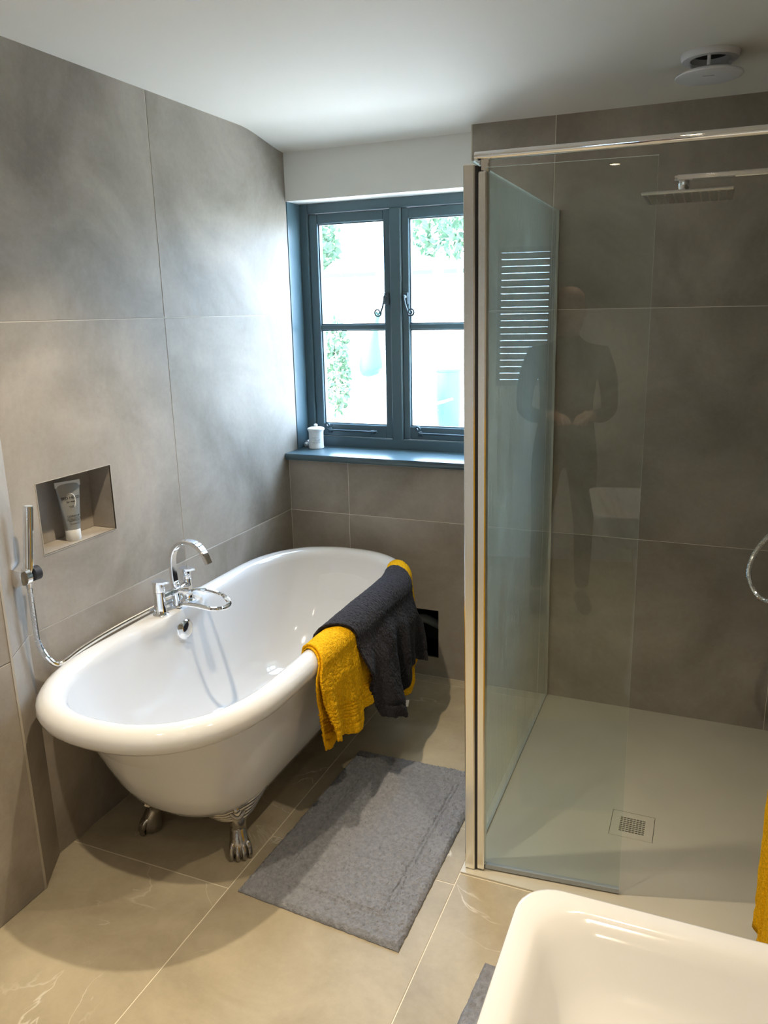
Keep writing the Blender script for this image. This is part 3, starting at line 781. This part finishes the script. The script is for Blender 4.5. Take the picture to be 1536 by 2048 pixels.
# ------------------------------------------------------------------ shower screen (leans very slightly)
LEAN = -.0095
def lean(o):
    for v in o.data.vertices: v.co.x += LEAN*(v.co.z+o['z0'])
    return o
def sheared(mb):
    mb.v = [(x+LEAN*z, y, z) for x, y, z in mb.v]; return mb
sc = thing('shower_screen', (1.24, -1.17, .005), 'frameless glass shower screen with chrome corner post and brace bar', 'shower screen')
HT = 1.985; Z0 = .0055
def pane_box(p, q, th, z0, z1):
    """vertical glass sheet from p to q (xy), material slot 1 on edges"""
    p, q = Vector((*p, 0)), Vector((*q, 0)); d = (q-p).normalized(); n = Vector((-d.y, d.x, 0))*th/2
    c = [p-n, q-n, q+n, p+n]; vs = [(*v.xy, z) for z in (z0, z1) for v in c]
    mb = MB(); mb.add(vs, [(0,1,5,4), (2,3,7,6)], 0); mb.add(vs, [(1,2,6,5), (3,0,4,7), (4,5,6,7), (3,2,1,0)], 1)
    return mb
sheared(pane_box((1.2315, -1.155), (1.2325, -.012), .008, Z0+.004, HT+.012)).build('side_pane', ['side_glass', 'glass_edge'], sc)
sheared(pane_box((1.268, -1.1665), (1.662, -1.1305), .008, .022, HT-.008)).build('front_pane', ['shower_glass', 'glass_edge'], sc)
sheared(MB().box((1.2175, -1.186, Z0), (1.2470, -1.146, HT), ch=.003)).build('corner_post', 'alu', sc)
sheared(MB().box((1.2465, -1.180, Z0), (1.2525, -1.150, HT-.004))).build('post_gap', 'rubber', sc)
sheared(MB().box((1.2525, -1.182, Z0+.004), (1.2750, -1.152, HT-.018), ch=.003)).build('hinge_profile', 'alu', sc)
sheared(MB().box((1.2275, -.020, Z0), (1.2385, -.0005, HT+.014), ch=.001)).build('wall_channel', 'steel', sc)
p, q = Vector((1.276, -1.1655, 0)), Vector((1.662, -1.1305, 0)); dd = (q-p).normalized(); nn = Vector((-dd.y, dd.x, 0))*.006
mb = MB(); cc = [p-nn, q-nn, q+nn, p+nn]; mb.add([(*v.xy, z) for z in (.010, .024) for v in cc], [(0,3,2,1),(4,5,6,7),(0,1,5,4),(1,2,6,5),(2,3,7,6),(3,0,4,7)])
mb.build('seal_shadow_strip', 'seal', sc)  # grey seal strip, also standing in for the shadow band along the pane's foot
MB().box((1.236, -1.148, Z0), (1.228, -.02, Z0+.006)).build('side_seal', 'seal', sc)
bt = MB(); bt.tube([(1.222, -1.162, 2.004), (1.6, -1.156, 2.004), (XR-.0005, -1.15, 2.004)], .0105, 18); bt.build('brace_bar', 'chrome', sc, smooth=40)
MB().box((1.236, -1.168, 1.968), (1.258, -1.150, 2.000), ch=.003).lathe([(.001, 0), (.008, 0), (.008, .012), (.001, .012)], 14, origin=(1.240, -1.160, 1.985)).build('bar_clamp', 'chrome', sc, smooth=40)
MB().lathe([(.001, 0), (.024, 0), (.024, -.008), (.001, -.008)], 24, origin=(XR-.0005, -1.15, 2.004), axis='x').build('wall_flange', 'chrome', sc, smooth=40)

# ------------------------------------------------------------------ overhead shower, wall valve with hose
sh = thing('rain_shower_head', (1.685, -.475, 1.96), 'square chrome rain shower head on a long horizontal arm', 'shower head')
HX, HY, HZ = 1.686, -.475, 1.958
MB().box((HX-.125, HY-.125, HZ), (HX+.125, HY+.125, HZ+.009), ch=.003).build('plate', 'steel', sh)
for i in range(10):
    x = HX-.108+.024*i
    MB().box((x-.0022, HY-.112, HZ-.0022), (x+.0022, HY+.112, HZ)).build('nozzle_row', 'chrome', sh)
MB().lathe([(.001, .008), (.026, .008), (.028, .011), (.026, .016), (.014, .018), (.0135, .022), (.016, .025), (.016, .048), (.001, .048)], 22, origin=(HX-.015, HY, HZ)).build('swivel_joint', 'chrome', sh, smooth=40)
MB().tube([(HX-.034, HY, HZ+.057), (XR-.0005, HY, HZ+.057)], 0, flat=(.0085, .0085)).tube([(HX-.042, HY, HZ+.057), (HX-.034, HY, HZ+.057)], .0075, 14).build('arm', 'chrome', sh, smooth=35)
MB().box((XR-.010, HY-.03, HZ+.027), (XR-.0005, HY+.03, HZ+.087), ch=.003).build('wall_plate', 'chrome', sh)
vm = thing('shower_valve', (XR, -.5, 1.1), 'chrome shower valve with a looping hand shower hose on the right wall', 'shower valve')
MB().box((XR-.012, -.62, 1.12), (XR-.0005, -.44, 1.22), ch=.003).build('plate', 'chrome', vm)
for y in (-.57, -.49): MB().lathe([(.001, -.012), (.022, -.012), (.020, -.055), (.001, -.055)], 22, origin=(XR, y, 1.17), axis='x').build('knob', 'chrome', vm, smooth=40)
MB().lathe([(.001, -.001), (.028, -.001), (.028, -.010), (.012, -.014), (.012, -.03), (.001, -.03)], 20, origin=(XR, -.5, 1.06), axis='x').build('outlet', 'chrome', vm, smooth=40)
hpath = [(XR-.03, -.5, 1.06), (XR-.055, -.5, 1.05), (2.060, -.5, 1.00), (2.003, -.5, .945), (1.962, -.5, .872), (1.953, -.5, .805), (1.978, -.5, .745), (2.02, -.5, .722), (2.07, -.5, .75), (2.10, -.49, .86), (XR-.03, -.46, 1.02), (XR-.035, -.45, 1.25), (XR-.04, -.44, 1.42)]
ribbed(cr(hpath, 14), .0085).build('hose', 'chrome', vm, smooth=30)
MB().tube([(XR-.04, -.44, 1.40), (XR-.042, -.44, 1.62)], .012, 16).box((XR-.05, -.46, 1.45), (XR-.0005, -.42, 1.49), ch=.004).build('handset', 'chrome', vm, smooth=40)

# ------------------------------------------------------------------ extractor fan on the ceiling
FXc, FYc = 1.715, -.385; zc_ = zceil(FXc, FYc)
fan = thing('extractor_fan', (FXc, FYc, zc_), 'round white extractor vent with floating disc on the ceiling', 'extractor fan')
MB().lathe([(.001, .004), (.082, .004), (.083, -.003), (.082, -.012), (.078, -.018), (.056, -.018), (.052, -.010), (.050, .002), (.001, .002)], 44).build('base_ring', 'fan_white', fan, smooth=35).location = (0, 0, 0)
MB().lathe([(.001, -.003), (.050, -.003), (.050, -.001), (.001, -.001)], 32).build('duct_opening', 'black', fan).location = (0, 0, 0)
for k in range(3):
    a = 2*pi*k/3+.5; MB().lathe([(.001, -.046), (.005, -.046), (.005, -.010), (.001, -.010)], 12, origin=(.062*cos(a), .062*sin(a), 0)).build('pillar', 'fan_white', fan, smooth=40).location = (0, 0, 0)
MB().lathe([(.001, -.066), (.080, -.066), (.094, -.063), (.096, -.060), (.094, -.056), (.070, -.048), (.001, -.046)], 48).build('disc', 'fan_white', fan, smooth=35).location = (0, 0, 0)
MB().box((-.016, -.030, -.0668), (.016, -.0275, -.0658)).build('mark', 'seal', fan).location = (0, 0, 0)

# ------------------------------------------------------------------ washbasin
def rrect(x0, x1, y0, y1, r, z, n=8):
    out = []
    for (cx_, cy_, a0) in ((x1-r, y1-r, 0), (x0+r, y1-r, 90), (x0+r, y0+r, 180), (x1-r, y0+r, 270)):
        for i in range(n+1):
            a = radians(a0+90*i/n); out.append((cx_+r*cos(a), cy_+r*sin(a), z))
    return out
bs = thing('washbasin', (1.87, -2.45, 0), 'white ceramic washbasin with wide rounded rim in the lower right corner', 'basin')
X0, X1, Y0, Y1, ZB = 1.600, XR-.002, -2.72, -2.186, .856
rg = [rrect(X0+.10, X1, Y0+.10, Y1-.10, .06, ZB-.16), rrect(X0+.05, X1, Y0+.05, Y1-.05, .06, ZB-.13), rrect(X0+.012, X1, Y0+.012, Y1-.012, .055, ZB-.055), rrect(X0+.001, X1, Y0+.001, Y1-.001, .055, ZB-.012), rrect(X0, X1, Y0, Y1, .055, ZB-.006), rrect(X0+.002, X1-.002, Y0+.002, Y1-.002, .054, ZB-.0015), rrect(X0+.006, X1-.006, Y0+.006, Y1-.006, .051, ZB),
      rrect(X0+.030, X1-.10, Y0+.030, Y1-.032, .06, ZB-.0005), rrect(X0+.038, X1-.108, Y0+.038, Y1-.040, .06, ZB-.004), rrect(X0+.050, X1-.118, Y0+.052, Y1-.055, .065, ZB-.020), rrect(X0+.068, X1-.13, Y0+.070, Y1-.078, .075, ZB-.055), rrect(X0+.095, X1-.15, Y0+.10, Y1-.11, .08, ZB-.088), rrect(X0+.14, X1-.18, Y0+.16, Y1-.17, .07, ZB-.104), rrect(X0+.19, X1-.22, Y0+.22, Y1-.23, .03, ZB-.108)]
MB().loft(rg).build('bowl', 'ceramic', bs, smooth=50)
MB().loft([rrect(1.78, X1, -2.56, -2.34, .07, 0), rrect(1.79, X1, -2.55, -2.35, .07, .10), rrect(1.80, X1, -2.54, -2.36, .07, .45), rrect(1.77, X1, -2.57, -2.33, .07, ZB-.15)]).build('pedestal', 'ceramic', bs, smooth=50)
MB().lathe([(.001, ZB-.107), (.020, ZB-.107), (.022, ZB-.104), (.014, ZB-.101), (.001, ZB-.101)], 20, origin=(1.855, -2.455, 0)).build('waste', 'chrome', bs, smooth=40)
MB().tube([(2.08, -2.455, ZB-.001), (2.08, -2.455, ZB+.09)], .022, 20).tube(cr([(2.08, -2.455, ZB+.075), (2.03, -2.455, ZB+.085), (1.965, -2.455, ZB+.07)], 6), .012, 14).box((2.03, -2.462, ZB+.092), (2.10, -2.448, ZB+.102), ch=.003).build('tap', 'chrome', bs, smooth=40)

# ------------------------------------------------------------------ towel on the wall rail by the shower
rl = thing('towel_rail', (XR, -1.5, 1.25), 'chrome wall mounted towel rail near the shower entrance', 'towel rail')
MB().tube([(2.055, -1.15, 1.25), (2.055, -1.78, 1.25)], .010, 14).build('bar', 'chrome', rl, smooth=40)
for y in (-1.17, -1.76): MB().tube([(2.055, y, 1.25), (XR-.0005, y, 1.25)], .009, 12).build('bracket', 'chrome', rl, smooth=40)
ht = thing('hanging_towel', (2.03, -1.45, .6), 'mustard yellow towel hanging down at the right edge beside the shower', 'towel')
vs, fs = [], []; nu, nv = 80, 90
for i in range(nu+1):
    u = i/nu
    for j in range(nv+1):
        v = j/nv; y = -1.205-.46*u
        if v < .30: x, z = 2.077, .70+.55*(v/.30)
        elif v < .36: a = pi*(v-.30)/.06; x, z = 2.055+.022*cos(a), 1.25+.018*sin(a)
        else: x, z = 2.033, 1.25-(v-.36)/.64*1.175
        d = 0 if v < .36 else ss(.36, .7, v)
        x -= d*(.012+.012*sin(u*31+.6))+.002*mnoise.noise(Vector((y*30, z*30, 0)))
        y += d*.012*sin(u*22+z*3)
        if v >= .36:
            for b0 in BANDS: x += .0035*math.exp(-((z-.075-b0)/.003)**2)
        vs.append((x, y, z))
for i in range(nu):
    for j in range(nv): a = i*(nv+1)+j; fs.append((a, a+1, a+nv+2, a+nv+1))
mb = MB(); mb.add(vs, fs); o = mb.build('cloth', 'yellow_towel', ht, smooth=180); solid(o, .007)

# ------------------------------------------------------------------ blind on the window behind the viewpoint (seen mirrored in the glass)
w2 = MB(); w2.box((BX0-.02, YF-.10, BZ0-.02), (BX0+.02, YF-.05, BZ1+.02)).box((BX1-.02, YF-.10, BZ0-.02), (BX1+.02, YF-.05, BZ1+.02)).box((BX0, YF-.10, BZ1-.02), (BX1, YF-.05, BZ1+.02)).box((BX0, YF-.10, BZ0-.02), (BX1, YF-.05, BZ0+.02))
w2 = struct(w2.build('window_2', 'dark_paint'), 'narrow window behind the viewpoint with a slatted blind')
MB().box((BX0+.02, YF-.08, BZ0+.02), (BX1-.02, YF-.076, BZ1-.02)).build('pane', 'window_glass', w2)
bl = thing('slatted_blind', ((BX0+BX1)/2, YF-.03, BZ1), 'nearly closed slatted blind on the window mirrored in the shower glass', 'blind')
MB().box((BX0+.002, YF-.045, BZ1-.03), (BX1-.002, YF-.005, BZ1-.001)).build('head_rail', 'slat', bl)
smesh = None; nsl = 20
for k in range(nsl):
    z = BZ0+.02+k*.0415
    if smesh is None:
        s0 = MB().box((BX0+.004-(BX0+BX1)/2, -.0012, -.0190), (BX1-.004-(BX0+BX1)/2, .0012, .0190)).build('slat', 'slat', bl); smesh = s0.data; s0.location = (0, 0.0, z-BZ1)
    else:
        s0 = bpy.data.objects.new('slat', smesh); C.objects.link(s0); s0.parent = bl; s0.location = (0, 0, z-BZ1)

# ------------------------------------------------------------------ person standing at the viewpoint (only seen mirrored in the glass)
def skin_body(name, chains, mat, parent, sub=2, root=0):
    vs, es, rad, key = [], [], [], {}
    def vid(p, r):
        k = tuple(round(c, 4) for c in p)
        if k not in key: key[k] = len(vs); vs.append(p); rad.append(r)
        return key[k]
    for ch in chains:
        ids = [vid(p, r) for p, r in ch]
        es += list(zip(ids[:-1], ids[1:]))
    me = bpy.data.meshes.new(name); me.from_pydata(vs, es, []); o = bpy.data.objects.new(name, me); C.objects.link(o); o.parent = parent
    md = o.modifiers.new('skin', 'SKIN'); md.use_smooth_shade = True
    for i, sv in enumerate(me.skin_vertices[0].data):
        r = rad[i]; sv.radius = (r, r) if not isinstance(r, tuple) else r; sv.use_root = (i == root)
    s = o.modifiers.new('sub', 'SUBSURF'); s.levels = sub; s.render_levels = sub
    me.materials.append(MATS[mat]); return o
pr = thing('person', (1.50, -3.42, 0), 'person in dark clothes standing with forearms raised, mirrored in the shower glass', 'person')
pel = ((0, 0, .95), .15)
torso = [pel, ((0, 0, 1.08), .145), ((0, .0, 1.24), .155), ((0, -.01, 1.38), .150), ((0, -.005, 1.47), .075), ((0, .0, 1.53), .052)]
chains = [torso]
for s in (-1, 1):
    chains.append([((0, -.01, 1.38), .150), ((s*.17, -.01, 1.40), .068), ((s*.215, .0, 1.26), .052), ((s*.225, .01, 1.12), .045), ((s*.17, .13, 1.10), .040), ((s*.10, .25, 1.12), .032)])
    chains.append([pel, ((s*.095, 0, .86), .095), ((s*.105, .01, .66), .075), ((s*.115, .015, .49), .056), ((s*.12, -.005, .30), .052), ((s*.125, -.02, .10), .040)])
body = skin_body('body', chains, 'navy_cloth', pr)
hd = MB()
prof = [(-.115, .045, .050, .0), (-.10, .058, .070, .012), (-.07, .066, .085, .012), (-.03, .073, .094, .004), (.01, .077, .098, .0), (.05, .077, .098, -.004), (.085, .066, .085, -.006), (.108, .042, .055, -.008), (.118, .010, .014, -.008)]
hd.loft([[(a*cos(2*pi*k/24), o_+b*sin(2*pi*k/24), 1.635+z) for k in range(24)] for z, a, b, o_ in prof])
hd.ellipsoid((0, .104, 1.615), (.013, .018, .022)); hd.ellipsoid((-.078, 0, 1.628), (.010, .020, .032)); hd.ellipsoid((.078, 0, 1.628), (.010, .020, .032))
hd.ellipsoid((0, .083, 1.572), (.024, .010, .006)); hd.tube([(0, -.005, 1.47), (0, 0, 1.56)], .052, 16)
hdo = hd.build('head', 'skin', pr, smooth=60); hdo.location = (0, 0, 0)
for sx in (-.031, .031):
    ey = MB().ellipsoid((sx, .083, 1.640), (.012, .008, .007)).build('eye', 'ink', pr, smooth=60); ey.parent = hdo; ey.location = (0, 0, 0)
hr = MB(); hr.loft([[(a*1.05*cos(2*pi*k/24), o_-.012+b*1.04*sin(2*pi*k/24), 1.635+z) for k in range(24)] for z, a, b, o_ in prof[4:]]); hr.ellipsoid((0, -.045, 1.625), (.074, .060, .075)); ho = hr.build('hair', 'hair_grey', pr, smooth=60); ho.location = (0, 0, 0)
for s in (-1, 1):
    base = Vector((s*.10, .25, 1.12)); dirv = Vector((-s*.45, .85, .05)).normalized(); side = Vector((dirv.y, -dirv.x, 0))*(-s)
    ch = []; w0 = (tuple(base), .024); pm = (tuple(base+dirv*.05), .026); ch.append([w0, pm])
    for k, (off, ln) in enumerate(((-.028, .062), (-.010, .075), (.009, .078), (.027, .070))):
        a = base+dirv*.085+side*off; b = a+dirv*ln*.5+Vector((0, 0, -.012)); c = b+dirv*ln*.35+Vector((0, 0, -.03))
        ch.append([pm, (tuple(a), .011), (tuple(b), .009), (tuple(c), .008)])
    a = base+dirv*.035-side*.035; b = a+dirv*.035-side*.015+Vector((0, 0, .01)); ch.append([w0, (tuple(a), .012), (tuple(b), .009)])
    skin_body('hand', ch, 'skin', pr, 1)
    lg = skin_body('shoe', [[((s*.125, -.07, .045), .040), ((s*.125, .0, .050), .045), ((s*.13, .10, .040), .042), ((s*.135, .17, .036), .034)]], 'shoe', pr, 2)
pr.rotation_euler = (0, 0, radians(-4))

# ------------------------------------------------------------------ garden outside the window
gd = MB().box((-30, .40, -.5), (30, 40, -.02)).build('garden_ground', 'paving'); struct(gd, 'sunlit pale garden ground outside the window')
fnc = thing('garden_fence', (-2, 9, 0), 'long pale board fence with a green top rail across the garden', 'fence')
bm_ = None
for k in range(60):
    x = -10+k*.30
    if bm_ is None: f0 = MB().box((-.145, -.01, -.02), (.145, .01, 2.18)).build('board', 'fence_wood', fnc); bm_ = f0.data
    else: f0 = bpy.data.objects.new('board', bm_); C.objects.link(f0); f0.parent = fnc
    f0.location = (x+2, 0, 0)
for (a, b) in ((-10.2, -3.35), (-3.2, -2.35), (-2.2, -1.95), (-1.9, 7.9)): MB().box((a+.02, 8.93, 2.185), (b-.02, 9.05, 2.25)).build('top_rail', 'fence_cap', fnc)
def foliage(n, c, r, leaf, seed):
    rnd = random.Random(seed); mb = MB()
    for _ in range(n):
        while True:
            p = Vector((rnd.uniform(-1, 1), rnd.uniform(-1, 1), rnd.uniform(-1, 1)))
            if .35 < p.length < 1: break
        q = Vector((c[0]+p.x*r[0], c[1]+p.y*r[1], c[2]+p.z*r[2])); s = leaf*rnd.uniform(.6, 1.3)
        a = Vector((rnd.gauss(0, 1), rnd.gauss(0, 1), rnd.gauss(0, 1))).normalized(); b = a.orthogonal().normalized()
        mb.add([q-a*s, q+b*s*.45, q+a*s, q-b*s*.45], [(0, 1, 2, 3)])
    return mb
for (x, y, zt, r, lab, sd) in ((-3.0, 12, 3.55, 1.25, 'broad green tree behind the fence seen in the right casement', 1), (-6.6, 12.5, 3.1, .9, 'leafy tree behind the fence seen in the left casement', 2)):
    t = thing('garden_tree', (x, y, -.02), lab, 'tree', 'trees behind the fence')
    MB().tube(cr([(x, y, -.02), (x+.05, y, 1.2), (x-.03, y+.05, zt-.6)], 5), lambda k: .14*(1-.5*k), 10).build('trunk', 'bark', t, smooth=60)
    foliage(1500, (x, y, zt), (r, r, r*.8), .10, sd).build('foliage', 'leaf', t)['kind'] = 'stuff'
sb_ = thing('climbing_shrub', (-3.35, 7.4, -.02), 'tall narrow shrub growing against the fence in the left casement', 'shrub')
MB().tube([(-3.35, 7.4, -.02), (-3.32, 7.4, 1.2)], .03, 8).build('stem', 'bark', sb_); foliage(700, (-3.35, 7.4, .85), (.22, .22, .75), .05, 5).build('foliage', 'leaf', sb_)['kind'] = 'stuff'
bn = thing('water_butt', (-1.74, 7.8, -.02), 'tall blue plastic water butt standing in the garden', 'water butt')
MB().lathe([(.001, 0), (.17, 0), (.20, .25), (.21, .5), (.19, .80), (.001, .80)], 24).build('barrel', 'blue_plastic', bn, smooth=50).location = (0, 0, 0)
MB().lathe([(.001, .80), (.205, .80), (.205, .83), (.15, .85), (.001, .85)], 24).build('lid', 'blue_plastic', bn, smooth=50).location = (0, 0, 0)
pa = thing('folded_parasol', (-2.85, 7.5, -.02), 'folded turquoise parasol leaning in the garden by the left casement', 'parasol')
MB().tube([(-2.85, 7.5, 0), (-2.70, 7.5, 1.75)], .02, 10).build('pole', 'steel', pa, smooth=50)
MB().tube(cr([(-2.80, 7.5, .72), (-2.83, 7.5, .85), (-2.80, 7.5, 1.2), (-2.70, 7.5, 1.62)], 6), lambda t: .04+.17*sin(pi*min(1, t*1.05+.08))*(1-.55*t), 12).build('canopy', 'tarp_blue', pa, smooth=60)
bc = thing('garden_bench', (-2.55, 7.2, -.02), 'low terracotta coloured bench in the garden seen through the left casement', 'bench')
MB().box((-2.80, 7.1, .40), (-2.35, 7.35, .46)).build('seat', 'terracotta', bc)
for x in (-2.78, -2.42): MB().box((x, 7.12, -.02), (x+.06, 7.33, .40)).build('leg', 'terracotta', bc)
wbw = thing('wheelbarrow', (-1.95, 7.0, -.02), 'grey wheelbarrow parked beside the blue water butt', 'wheelbarrow')
MB().loft([[(-2.10, 6.85, .30), (-1.85, 6.85, .30), (-1.85, 7.1, .30), (-2.10, 7.1, .30)], [(-2.22, 6.78, .52), (-1.76, 6.78, .52), (-1.76, 7.18, .52), (-2.22, 7.18, .52)]]).build('tray', 'seal', wbw)
MB().lathe([(.001, -.03), (.16, -.03), (.17, 0), (.16, .03), (.001, .03)], 20, origin=(-2.22, 6.98, .15), axis='y').build('wheel', 'rubber', wbw, smooth=40)
for y in (6.86, 7.10): MB().tube([(-2.22, y, .16), (-1.95, y, .31), (-1.45, y, .46)], .015, 8).build('handle', 'seal', wbw)
MB().tube([(-1.75, 6.86, .36), (-1.72, 6.86, -.02)], .014, 8).tube([(-1.75, 7.10, .36), (-1.72, 7.10, -.02)], .014, 8).build('stand', 'seal', wbw)
